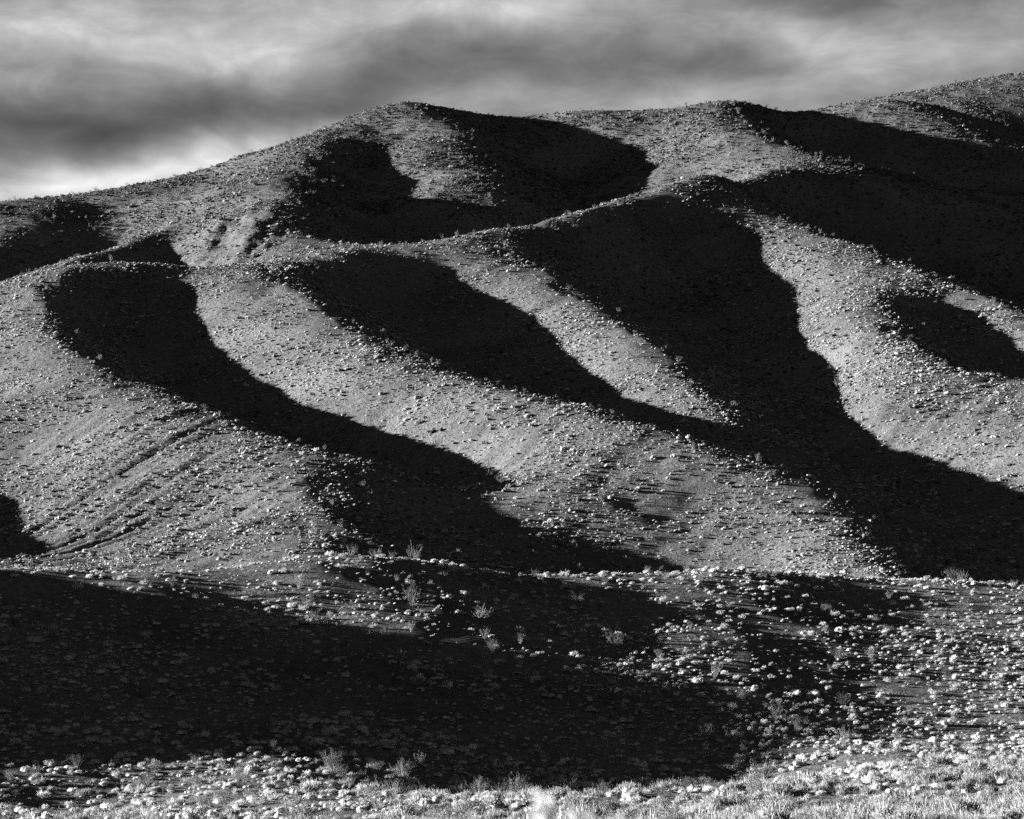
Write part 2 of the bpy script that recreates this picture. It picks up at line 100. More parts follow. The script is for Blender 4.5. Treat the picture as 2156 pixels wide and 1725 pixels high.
# ------------------------------------------------------------------ terrain: spot heights of ridges, gullies and feet, spanned by a smooth surface
SPOT = np.array([-130.6,728.0,145.9,-124.7,732.3,147.3,-118.8,736.7,148.8,-113.0,741.0,150.2,-107.6,745.0,152.1,-102.2,749.0,153.9,-96.8,753.0,155.7,-90.6,758.0,158.4,-84.4,763.0,161.0,-79.5,767.3,163.5,-74.5,771.7,166.0,-69.6,776.0,168.5,-65.2,779.0,170.8,-60.8,782.0,173.2,-56.3,785.0,176.0,-51.8,788.0,178.8,-48.5,791.5,181.5,-45.1,795.0,184.3,-41.3,798.0,186.4,-37.5,801.0,188.4,-27.9,803.0,189.6,-22.1,803.0,189.2,-15.8,801.0,186.9,-9.5,801.0,185.4,-4.2,802.0,185.2,1.1,803.0,184.9,7.1,805.0,186.1,13.2,807.0,187.4,21.7,808.0,187.7,30.3,809.0,188.0,38.7,808.0,188.3,47.2,807.0,188.6,53.5,805.0,189.4,59.9,803.0,190.3,64.9,801.0,189.9,69.2,800.0,187.9,76.7,803.0,186.8,80.4,808.5,187.6,84.2,814.0,188.4,-151.8,714.0,140.9,-146.2,716.0,141.8,-140.7,718.0,142.8,99.2,925.0,214.1,103.4,927.5,216.1,107.5,930.0,218.1,114.1,932.5,219.9,120.6,935.0,221.7,128.7,936.5,223.7,136.8,938.0,225.6,141.8,940.0,227.1,146.8,942.0,228.7,151.6,947.0,230.5,156.4,952.0,232.2,160.6,958.0,234.1,164.8,964.0,236.0,168.0,969.2,237.4,171.2,974.5,238.7,174.4,979.8,240.1,177.7,985.0,241.5,96.5,850.0,195.4,102.9,850.0,195.4,109.3,850.0,195.4,119.2,848.0,195.3,123.9,845.0,193.7,128.5,842.0,192.0,136.1,845.0,191.8,143.7,848.0,191.7,148.5,850.0,190.9,153.3,852.0,190.1,159.9,851.3,188.1,166.5,850.7,186.1,173.2,850.0,184.2,-104.5,585.0,100.0,-102.3,592.5,103.0,-100.1,600.0,106.0,-97.7,607.0,108.8,-95.2,614.0,111.6,-92.6,621.0,114.1,-89.9,628.0,116.6,-87.2,635.5,119.9,-84.4,643.0,123.2,-82.5,648.3,125.2,-80.6,653.7,127.2,-78.7,659.0,129.3,-76.8,665.0,131.1,-74.9,671.0,133.0,-72.3,678.5,136.0,-69.6,686.0,139.1,-67.1,691.5,141.4,-64.5,697.0,143.7,-61.6,704.5,146.6,-58.7,712.0,149.5,-55.9,718.0,151.9,-53.0,724.0,154.3,-50.1,730.0,156.7,-48.3,736.0,159.1,-46.5,742.0,161.5,-44.7,748.0,163.8,-42.5,754.0,166.2,-40.3,760.0,168.6,-36.9,765.9,170.5,-53.9,695.0,145.4,-51.7,689.3,143.7,-49.5,683.7,141.9,-47.3,678.0,140.2,-46.6,671.0,137.4,-45.8,664.0,134.7,-45.0,657.0,131.9,-44.3,651.3,129.4,-43.5,645.7,127.0,-42.7,640.0,124.6,-42.3,632.0,121.1,-42.0,624.0,117.7,-42.0,616.7,115.3,-41.9,609.3,112.9,-41.9,602.0,110.6,-41.9,595.5,108.7,-41.8,589.0,106.8,-41.8,582.5,104.9,-42.0,575.2,102.8,-88.6,557.0,97.5,-85.3,561.0,99.3,-79.7,563.0,99.8,-74.1,565.0,100.3,-64.9,568.0,100.5,-56.0,570.0,101.3,-51.1,572.0,102.1,-88.7,551.5,94.4,-88.8,546.0,91.4,-88.4,540.5,88.5,-88.0,535.0,85.7,-86.0,529.5,83.5,-84.1,524.0,81.4,-81.0,518.3,79.0,-77.8,512.7,76.7,-74.7,507.0,74.4,-71.3,502.5,72.4,-67.9,498.0,70.4,-62.4,490.0,67.2,-57.2,483.0,64.6,-53.9,478.5,62.7,-50.5,474.0,60.8,-46.4,467.5,58.7,-42.2,461.0,56.7,-38.3,455.0,54.4,-34.5,449.0,52.2,-28.7,443.0,49.7,-26.3,438.0,48.3,-21.1,430.0,47.4,-18.7,422.0,45.6,-16.1,420.0,44.9,-11.4,416.0,42.2,-6.8,412.0,39.5,-1.9,405.0,35.7,2.7,398.0,32.8,7.2,391.0,30.1,9.4,384.8,28.0,11.3,380.0,27.2,-20.6,420.0,44.9,-21.6,414.5,42.9,-22.6,409.0,40.9,-23.2,402.5,38.8,-23.8,396.0,36.6,-23.0,389.0,34.3,-22.1,382.0,32.0,-20.8,376.0,30.4,-19.6,370.0,28.9,-37.3,580.0,103.3,-30.7,586.0,104.6,-25.7,591.0,106.4,-20.6,597.0,108.9,-15.4,604.0,112.2,-10.2,611.0,115.5,-4.7,618.0,118.5,-1.4,623.0,119.8,2.0,628.0,121.2,8.4,634.0,124.1,12.3,638.0,125.9,16.2,642.0,127.7,20.2,646.0,129.3,24.2,650.0,131.0,29.6,656.0,133.7,34.1,661.3,135.8,38.6,666.7,138.0,43.1,672.0,140.1,46.9,677.0,141.9,50.7,682.0,143.7,54.5,685.5,143.3,57.5,690.0,146.4,64.3,697.0,148.4,70.2,701.0,149.4,76.0,705.0,150.5,-41.4,569.0,100.5,-40.8,563.0,98.3,-39.1,556.0,95.5,-37.5,549.0,92.8,-35.5,543.5,90.4,-33.5,538.0,88.0,-30.6,533.0,85.9,-27.6,528.0,83.8,-25.3,522.5,81.6,-23.0,517.0,79.3,-20.2,511.5,77.3,-17.4,506.0,75.2,-14.3,500.5,73.2,-11.1,495.0,71.2,-8.2,490.0,69.4,-5.2,485.0,67.6,-2.2,480.0,65.9,1.3,476.0,64.2,4.8,472.0,62.6,10.3,464.0,60.1,13.5,460.0,58.7,16.8,456.0,57.3,22.3,449.0,54.5,25.3,443.5,52.9,28.3,438.0,51.4,31.1,433.0,49.8,34.0,428.0,48.3,37.2,422.0,46.1,40.5,417.0,44.3,43.5,411.0,41.5,45.3,406.0,39.0,45.6,399.0,36.1,45.7,393.0,34.1,45.8,387.0,32.1,46.3,379.0,29.7,46.8,371.0,27.3,48.0,361.0,25.1,2.6,622.0,118.7,3.2,616.0,116.3,3.7,610.0,113.9,4.6,605.0,111.5,5.5,600.0,109.1,7.2,594.0,106.4,8.9,588.0,103.7,10.1,582.0,101.7,11.4,576.0,99.8,12.7,570.0,97.8,14.2,564.7,95.6,15.7,559.3,93.5,17.3,554.0,91.3,18.7,548.3,89.2,20.1,542.7,87.1,21.5,537.0,85.0,22.8,531.3,83.1,24.1,525.7,81.1,25.5,520.0,79.2,27.3,512.0,76.4,29.2,504.0,73.5,30.4,496.0,70.7,31.6,488.0,67.9,32.4,482.5,65.8,33.1,477.0,63.8,36.8,470.0,59.7,40.8,462.0,56.0,44.7,455.0,51.9,49.0,450.0,49.4,54.6,690.0,143.5,55.4,680.0,139.4,56.9,674.0,136.9,58.4,668.0,134.4,60.3,661.5,131.7,62.3,655.0,129.0,64.5,647.5,126.2,66.6,640.0,123.4,68.4,634.0,121.0,70.2,628.0,118.7,72.5,621.0,116.3,74.8,614.0,113.8,77.2,608.5,111.7,79.6,603.0,109.6,82.4,598.5,107.6,85.2,594.0,105.6,89.1,588.0,102.6,94.1,580.0,98.7,98.6,572.0,95.3,101.1,566.0,92.6,103.1,559.5,90.1,105.1,553.0,87.5,107.1,546.5,85.0,109.1,540.0,82.4,82.4,588.5,103.1,79.7,583.0,100.7,78.3,575.7,98.1,76.9,568.3,95.5,75.5,561.0,92.8,75.0,555.3,90.8,74.6,549.7,88.8,74.2,544.0,86.7,74.2,536.3,84.1,74.1,528.7,81.5,74.1,521.0,78.9,74.6,514.0,76.7,75.0,507.0,74.5,75.5,500.0,72.3,76.4,493.7,70.5,77.4,487.3,68.7,78.3,481.0,66.9,79.1,473.0,64.7,79.8,465.0,62.4,80.3,459.5,60.6,80.7,454.0,58.8,82.2,448.2,56.6,83.7,442.5,54.4,85.2,436.8,52.2,86.7,431.0,50.0,66.2,795.5,186.5,67.4,790.0,183.1,69.1,782.5,179.3,70.8,775.0,175.4,71.5,769.3,173.2,72.2,763.7,171.0,72.8,758.0,168.7,73.3,751.5,166.4,73.8,745.0,164.0,74.2,738.5,161.7,74.7,732.0,159.3,75.0,725.2,157.1,75.4,718.5,154.9,75.7,711.8,152.7,80.3,698.5,146.6,84.6,692.0,142.6,-18.1,797.0,186.3,-15.6,791.0,183.2,-13.1,785.0,180.1,-10.7,777.5,176.7,-8.2,770.0,173.4,-7.4,764.0,170.5,-6.6,758.0,167.6,-5.8,752.0,164.7,-5.3,745.7,161.8,-4.8,739.3,159.0,-4.3,733.0,156.1,-3.7,726.0,153.1,-3.1,719.0,150.2,-2.5,712.0,147.3,-2.2,705.3,144.5,-1.9,698.7,141.7,-1.6,692.0,138.9,-1.1,686.0,135.6,-0.7,680.0,132.3,-47.5,274.9,20.1,-42.5,273.5,19.1,-37.0,273.6,18.8,-32.4,275.8,19.5,-26.2,278.9,20.5,-21.4,280.8,21.1,-14.0,282.6,21.4,-10.2,283.4,21.2,-6.3,284.5,20.7,-3.0,285.9,20.4,0.4,286.8,20.0,3.8,288.6,20.0,8.9,290.7,20.1,15.8,291.4,20.3,21.5,294.5,21.1,26.9,296.5,21.3,32.2,297.4,20.8,37.6,298.6,20.7,42.9,298.4,20.4,48.0,297.4,19.8,52.3,296.8,19.5,59.0,295.0,18.9,-10.8,140.0,-3.6,-6.4,142.0,-3.1,-3.2,145.0,-2.8,-0.7,146.0,-2.9,1.5,148.0,-2.6,3.7,150.0,-2.6,6.4,152.0,-2.4,9.7,155.0,-2.0,11.9,158.0,-1.5,14.1,162.0,-0.9,16.6,168.0,-0.4,18.2,174.0,-0.2,19.9,180.0,0.1,22.1,187.5,0.4,24.4,195.0,0.7,26.3,200.7,0.9,29.1,205.7,-0.4,30.0,212.0,1.5,34.7,218.5,1.7,39.4,225.0,2.0,-61.3,554.6,93.2,-72.2,555.6,89.3,-59.8,549.0,89.8,-71.3,550.0,85.7,-58.1,543.3,86.6,-70.4,544.4,82.1,-56.6,537.7,83.5,-69.3,538.8,78.9,-54.8,532.1,80.6,-68.0,533.3,75.7,-52.6,526.6,78.2,-66.0,527.8,73.5,-50.5,521.2,76.1,-63.9,522.3,71.3,-48.5,516.3,74.1,-61.7,517.4,69.5,-46.4,511.5,72.3,-59.3,512.6,67.7,-44.0,506.7,70.3,-56.8,507.8,65.8,-41.5,502.0,68.4,-54.1,503.1,63.9,-39.9,497.6,66.7,-51.8,498.7,62.5,-39.0,492.9,65.0,-49.8,493.9,61.2,-37.5,488.0,63.4,-47.5,488.8,59.7,-34.8,483.2,61.6,-44.5,484.1,58.2,-31.1,478.6,59.7,-40.9,479.5,56.3,-26.3,473.9,57.6,-36.7,474.9,54.0,-22.0,469.0,55.7,-32.7,470.0,51.9,-19.1,463.9,54.1,-29.7,464.8,50.4,-15.8,458.8,52.4,-26.4,459.7,48.7,-11.9,453.8,50.6,-22.8,454.8,46.7,-8.6,449.1,48.8,-19.6,450.0,44.9,-6.0,444.7,47.2,-16.6,445.6,43.4,-3.8,440.6,45.8,-13.8,441.5,42.2,-2.7,435.9,44.8,-12.2,436.7,41.2,-3.2,431.0,44.5,-11.1,431.7,41.8,-3.2,426.2,44.0,-10.0,426.8,41.7,-2.0,421.5,43.0,-8.7,422.1,40.7,-5.4,571.8,97.0,-20.1,573.1,91.8,-2.7,565.6,94.4,-18.2,567.0,88.9,0.0,559.5,91.8,-16.3,560.9,86.0,2.7,553.7,89.4,-14.1,555.2,83.4,4.8,548.1,87.1,-12.4,549.6,81.0,6.0,542.5,84.9,-11.0,544.0,78.8,6.8,537.2,82.7,-9.7,538.6,76.8,7.6,532.1,80.7,-8.2,533.4,75.1,8.7,527.2,78.9,-6.4,528.5,73.5,9.9,522.0,76.9,-4.7,523.3,71.8,11.0,516.7,74.9,-3.1,517.9,69.9,12.2,511.3,72.9,-1.3,512.5,68.1,13.4,505.9,71.1,0.5,507.1,66.5,14.7,500.6,69.3,2.5,501.7,65.0,15.8,495.3,67.6,4.4,496.3,63.6,16.9,490.2,66.1,6.3,491.1,62.3,17.9,485.3,64.6,8.1,486.2,61.1,19.2,480.6,63.1,10.0,481.3,59.9,20.9,476.2,61.7,12.3,476.9,58.6,22.9,472.2,60.2,15.0,472.9,57.4,25.3,467.6,58.8,17.8,468.3,56.1,27.5,462.8,57.4,20.6,463.3,54.9,30.4,458.5,56.1,23.6,459.1,53.7,35.0,454.3,54.4,27.7,455.0,51.9,39.9,449.6,52.4,32.1,450.3,49.6,43.0,444.6,50.7,35.3,445.2,48.0,52.4,623.6,113.1,32.2,625.4,105.0,53.1,617.6,110.7,32.9,619.3,102.5,54.1,611.5,108.2,33.8,613.3,99.9,55.8,605.7,105.6,35.0,607.4,97.2,57.6,600.4,103.1,36.4,602.2,94.5,58.5,595.4,100.7,37.3,597.3,92.1,58.5,590.7,98.7,37.8,592.5,90.4,58.2,586.0,96.9,38.2,587.7,88.7,57.8,580.7,95.1,38.5,582.4,87.2,57.3,574.9,93.4,38.7,576.6,85.8,56.7,569.1,91.7,38.9,570.7,84.4,56.2,563.6,89.9,39.1,565.1,82.9,55.9,558.4,88.0,39.5,559.9,81.4,55.6,553.2,86.2,39.9,554.6,79.8,55.3,547.9,84.3,40.4,549.2,78.3,55.5,542.3,82.4,41.1,543.6,76.5,56.0,536.8,80.5,41.9,538.0,74.8,56.3,531.2,78.6,42.6,532.4,73.1,56.6,525.6,76.8,43.4,526.8,71.4,57.0,520.0,75.0,44.1,521.2,69.8,57.3,514.6,73.3,44.8,515.7,68.2,57.3,509.4,71.6,45.3,510.4,66.7,57.2,504.2,69.9,45.7,505.2,65.3,57.0,498.9,68.2,46.0,499.9,63.8,56.4,493.7,66.6,46.0,494.6,62.4,55.6,488.5,64.9,45.8,489.4,61.0,55.0,483.2,63.2,45.8,484.0,59.4,54.5,477.9,61.3,45.8,478.6,57.8,54.0,473.0,59.3,46.2,473.7,56.1,53.8,468.4,57.1,47.0,469.0,54.3,54.3,463.4,54.8,48.3,463.9,52.5,56.1,458.5,52.3,50.5,459.0,50.1,58.6,453.7,49.8,53.1,454.2,47.4,61.3,448.9,47.5,56.4,449.4,45.5,-20.7,692.1,140.1,-34.0,693.3,135.4,-20.3,686.6,138.7,-32.9,687.7,134.2,-20.0,681.1,137.2,-31.8,682.1,133.0,-19.1,675.6,135.6,-30.4,676.6,131.7,-16.7,670.1,133.4,-28.7,671.2,129.1,-12.4,664.5,130.7,-25.9,665.7,125.9,-7.8,658.9,127.9,-22.9,660.3,122.6,-24.8,727.8,152.6,-34.9,728.7,149.6,-28.9,733.4,155.6,-36.8,734.1,153.2,-31.6,738.9,158.3,-37.8,739.5,156.4,-32.5,744.3,160.8,-37.7,744.8,159.2,-33.1,749.6,163.2,-37.3,750.0,161.9,-33.4,755.0,165.6,-36.8,755.3,164.6,-35.0,760.4,167.6,-34.2,765.7,170.4,13.2,787.3,178.1,1.9,788.3,174.6,20.3,782.0,174.8,6.9,783.2,170.7,28.0,776.5,171.6,12.2,777.9,166.8,33.8,771.2,168.7,16.3,772.7,163.4,35.5,766.1,166.3,18.0,767.7,161.1,35.7,761.1,164.0,18.4,762.6,158.7,35.5,756.0,161.7,18.6,757.5,156.5,35.1,750.9,159.4,18.6,752.4,154.4,34.5,745.8,157.1,18.5,747.2,152.2,34.0,740.4,154.8,18.3,741.8,150.0,33.4,735.1,152.5,18.2,736.4,147.8,32.7,729.8,150.3,17.9,731.1,145.7,31.9,724.6,148.2,17.6,725.9,143.8,31.1,719.5,146.2,17.3,720.7,142.0,84.4,571.4,95.7,81.7,571.6,94.8,86.5,565.6,93.2,82.5,566.0,92.0,88.4,559.8,90.8,83.2,560.3,89.2,89.6,554.1,88.5,83.8,554.6,86.7,90.5,548.3,86.3,84.1,548.8,84.3,91.7,542.5,84.0,84.7,543.1,81.8,92.8,536.6,81.8,85.4,537.3,79.5,93.5,530.8,79.7,85.7,531.5,77.4,93.9,525.0,77.7,86.0,525.7,75.3,94.3,519.2,75.7,86.2,519.9,73.2,94.7,513.2,73.8,86.6,513.9,71.3,95.1,507.2,71.9,87.0,507.9,69.5,95.3,501.3,70.1,87.3,502.0,67.6,95.3,495.6,68.4,87.6,496.3,66.1,-70.5,617.6,110.0,-79.5,618.4,106.4,-70.8,623.4,112.4,-78.9,624.1,109.1,-71.3,628.9,114.9,-78.4,629.5,112.0,-71.7,634.1,117.4,-77.9,634.7,114.9,-72.1,639.4,120.0,-77.4,639.8,117.8,-72.5,644.7,122.4,-76.9,645.1,120.7,-72.9,650.2,124.9,-76.4,650.5,123.5,-73.3,655.8,127.2,-75.8,656.0,126.2,-74.5,661.7,129.2,88.6,793.5,183.0,78.5,794.4,179.8,102.2,787.1,177.8,86.6,788.4,172.7,114.9,780.9,173.2,94.1,782.8,166.6,130.6,774.7,168.3,103.2,777.1,159.6,144.9,768.4,163.7,111.6,771.3,153.1,14.8,403.0,36.2,11.8,418.0,42.6,17.0,411.0,40.2,21.6,409.0,38.4,22.0,416.0,43.4,16.1,421.0,45.0,28.1,411.0,39.8,27.4,401.0,35.2,33.0,401.0,35.9,33.8,410.0,40.1,14.3,393.0,29.5,14.5,399.0,31.9,19.4,392.0,29.3,24.4,390.0,28.5,29.3,387.0,28.0,33.2,388.0,29.0,36.3,380.0,27.3,-14.3,384.0,30.4,-15.1,372.0,27.6,-34.2,402.0,37.2,-29.1,404.0,39.4,-15.5,414.0,39.5,-13.1,404.0,35.2,-10.2,392.0,31.5,-7.9,376.0,27.7,-3.1,392.0,31.6,-2.7,378.0,27.8,2.7,390.0,29.8,2.0,376.0,26.6,-8.9,687.0,134.9,-5.5,684.0,133.7,-75.2,433.0,38.1,-68.4,410.0,31.3,-57.8,402.0,32.0,-42.0,378.0,28.9,-81.5,460.0,48.0,-90.4,508.0,69.9,-95.4,535.0,82.5,-123.4,689.0,129.4,-115.0,700.0,134.5,-108.1,710.0,138.5,-102.3,714.0,139.8,-95.9,714.0,140.5,-80.0,716.0,145.2,-89.0,715.0,143.4,-71.0,738.0,153.9,-35.0,200.0,0.0,-21.4,195.0,-0.3,-11.0,180.0,-1.2,-55.9,267.3,17.6,-47.2,267.9,17.6,-34.4,269.9,17.7,-22.4,272.4,17.9,-10.3,275.2,18.1,1.0,282.4,18.6,12.8,286.5,18.8,17.5,287.1,18.9,27.2,290.8,19.1,37.2,294.3,19.3,44.4,294.5,19.4,54.0,294.4,19.4,63.4,293.2,19.3,-54.2,259.4,15.1,-45.8,259.9,15.2,-33.3,261.9,15.3,-21.7,264.4,15.4,-10.0,267.1,15.6,1.0,274.3,16.0,12.4,278.6,16.3,17.0,279.0,16.3,26.4,282.8,16.5,36.1,286.4,16.7,43.2,286.6,16.7,52.6,286.6,16.7,61.7,285.4,16.7,-51.5,247.1,11.6,-43.6,247.6,11.6,-31.7,249.6,11.7,-20.7,252.1,11.8,-9.5,254.6,12.0,0.9,261.6,12.3,11.8,266.4,12.5,16.2,266.6,12.5,25.2,270.3,12.7,34.5,274.0,12.9,41.3,274.4,12.9,50.3,274.4,12.9,59.0,273.2,12.8,-48.5,233.1,7.9,-41.0,233.6,7.9,-29.9,235.5,8.0,-19.5,237.9,8.1,-8.9,240.4,8.2,0.9,247.2,8.4,11.2,252.3,8.6,15.3,252.6,8.6,23.9,256.0,8.7,32.7,259.7,8.8,39.1,260.3,8.8,47.6,260.5,8.8,55.9,259.3,8.8,-45.5,219.0,4.6,-38.5,219.5,4.6,-28.0,221.4,4.6,-18.3,223.8,4.7,-8.4,226.3,4.7,0.8,232.7,4.9,10.5,238.3,5.0,14.4,238.5,5.0,22.5,241.7,5.1,30.8,245.4,5.1,36.9,246.3,5.2,45.0,246.6,5.2,52.8,245.4,5.1,-43.3,208.5,2.4,-36.6,209.0,2.4,-26.6,210.8,2.4,-17.4,213.2,2.4,-8.0,215.7,2.4,0.8,221.9,2.5,10.1,227.8,2.6,13.8,228.0,2.6,-130.6,788.0,133.9,-96.8,813.0,143.7,-69.6,836.0,156.5,-51.8,848.0,166.8,-37.5,861.0,176.4,-22.1,863.0,177.2,-9.5,861.0,173.4,13.2,867.0,175.4,99.2,985.0,202.1,120.6,995.0,209.7,146.8,1002.0,216.7,164.8,1024.0,224.0,-37.0,295.6,16.3,-26.2,300.9,18.0,-14.0,304.6,18.9,-6.3,306.5,18.2,0.4,308.8,17.5,8.9,312.7,17.6,21.5,316.5,18.6,32.2,319.4,18.3,42.9,320.4,17.9,52.3,318.8,17.0,-104.5,630.0,84.0,-95.2,654.0,99.6,-84.4,671.0,119.2,-10.6,642.0,93.9,-0.2,656.0,100.5,12.0,673.0,106.2,26.2,687.0,112.7,39.6,701.0,118.7,88.6,675.0,108.4,96.8,649.0,98.8,107.2,629.0,90.6,116.1,615.0,83.7,123.1,601.0,77.6,104.6,690.0,133.6,121.4,666.0,117.3,135.7,645.0,105.2,126.6,688.5,132.6,143.4,664.5,116.3,157.7,643.5,104.2,154.6,692.0,133.6,171.4,668.0,117.3,185.7,647.0,105.2,-25.0,195.0,-2.2,0.0,200.0,-2.4,15.0,202.0,-2.4,-30.0,100.0,-2.3,0.0,100.0,-2.3,30.0,100.0,-2.0,-60.0,120.0,-2.5,60.0,130.0,-1.0,-90.0,183.0,0.0,-90.0,198.0,4.0,-90.0,208.0,9.0,-90.0,215.0,13.0,-90.0,225.0,16.5,-90.0,238.0,19.8,-90.0,250.0,22.1,-90.0,258.0,23.7,-90.0,270.0,25.6,-90.0,285.0,26.5,-90.0,300.0,27.5,-88.0,170.0,0.0,-95.0,340.0,28.5,-105.0,390.0,34.5,-111.0,415.0,40.0,-115.0,438.0,46.0,-120.0,463.0,53.5,-127.0,500.0,62.0,-137.0,560.0,78.0,-70.0,215.0,0.0,-72.0,255.0,8.0,-72.0,300.0,17.0,-80.0,350.0,22.0,-97.0,430.0,34.0,-130.0,240.0,14.0,-140.0,300.0,18.0,-160.0,400.0,30.0,-180.0,500.0,45.0,-90.0,165.0,-1.0,-152.0,702.0,128.0,-145.0,688.0,121.0,-155.0,725.0,134.0,-180.0,632.0,119.0,-181.0,689.0,136.0,-186.0,733.0,140.0,-215.0,660.0,115.0,38.3,436.0,46.9,44.0,426.0,43.8,47.2,420.0,41.6,50.5,415.0,39.8,53.5,409.0,37.0,55.3,404.0,34.5,57.3,406.0,34.5,57.6,399.0,31.6,57.8,387.0,27.6,58.8,371.0,22.8,60.0,361.0,20.6,71.3,406.0,32.0,71.6,399.0,29.1,71.8,387.0,25.1,72.8,371.0,20.3,74.0,361.0,18.1,20.0,382.0,25.0,27.0,374.0,23.5,34.0,366.0,22.5,6.0,378.0,25.5,16.0,368.0,23.0,-86.0,592.0,99.0,-77.0,598.0,99.5,-68.0,602.0,101.0,-76.0,615.0,104.0,-60.0,600.0,104.0]).reshape(-1, 3)
CC = 8.0
def solve(P):
    n = len(P); d2 = (P[:, 0][:, None] - P[:, 0]) ** 2 + (P[:, 1][:, None] - P[:, 1]) ** 2
    A = np.zeros((n + 3, n + 3)); A[:n, :n] = -np.sqrt(d2 + CC * CC) + np.eye(n) * .4
    B = np.c_[np.ones(n), P[:, 0] / 100, P[:, 1] / 100]; A[:n, n:] = B; A[n:, :n] = B.T
    return np.linalg.solve(A, np.r_[P[:, 2], 0, 0, 0])
WGT = solve(SPOT)
def surf(X, Y):
    sh = X.shape; X = X.ravel(); Y = Y.ravel(); out = np.empty(len(X)); n = len(SPOT)
    px = SPOT[:, 0].astype(np.float32); py = SPOT[:, 1].astype(np.float32); ww = WGT[:n]
    for s in range(0, len(X), 20000):
        x = X[s:s + 20000].astype(np.float32); y = Y[s:s + 20000].astype(np.float32)
        k = np.sqrt((x[:, None] - px) ** 2 + (y[:, None] - py) ** 2 + np.float32(CC * CC)).astype(np.float64)
        out[s:s + 20000] = -k @ ww + WGT[n] + WGT[n + 1] * x / 100 + WGT[n + 2] * y / 100
    return out.reshape(sh)
def gsm(Z, s):
    r = max(1, int(3 * s)); k = np.exp(-.5 * (np.arange(-r, r + 1) / s) ** 2); k /= k.sum()
    Zp = np.pad(Z, r, mode='reflect', reflect_type='odd')
    A = sum(k[i] * Zp[i:i + Z.shape[0], :] for i in range(2 * r + 1))
    return sum(k[i] * A[:, i:i + Z.shape[1]] for i in range(2 * r + 1))
# coarse lattice of the smooth surface (2 m), sampled bicubically-ish below
LX0, LX1, LY0, LY1, LS = -250., 250., 40., 1180., 2.0
lx = np.arange(LX0, LX1 + .1, LS); ly = np.arange(LY0, LY1 + .1, LS)
LZ = surf(*np.meshgrid(lx, ly))
_k = sstep(300, 380, ly)[:, None]; LZ = gsm(LZ, 1.1) * (1 - _k) + gsm(LZ, 1.65) * _k
def cub(Z, x, y):
    """Catmull-Rom sampling of the lattice"""
    fx = np.clip((x - LX0) / LS, 1, Z.shape[1] - 3.001); fy = np.clip((y - LY0) / LS, 1, Z.shape[0] - 3.001)
    i = fx.astype(int); j = fy.astype(int); a = fx - i; b = fy - j
    def w(t): return (-.5 * t + t * t - .5 * t ** 3, 1 - 2.5 * t * t + 1.5 * t ** 3, .5 * t + 2 * t * t - 1.5 * t ** 3, -.5 * t * t + .5 * t ** 3)
    wa = w(a); wb = w(b); r = 0
    for q in range(4):
        row = sum(wa[p] * Z[j + q - 1, i + p - 1] for p in range(4)); r = r + wb[q] * row
    return r
GY, GX = np.gradient(LZ, LS)
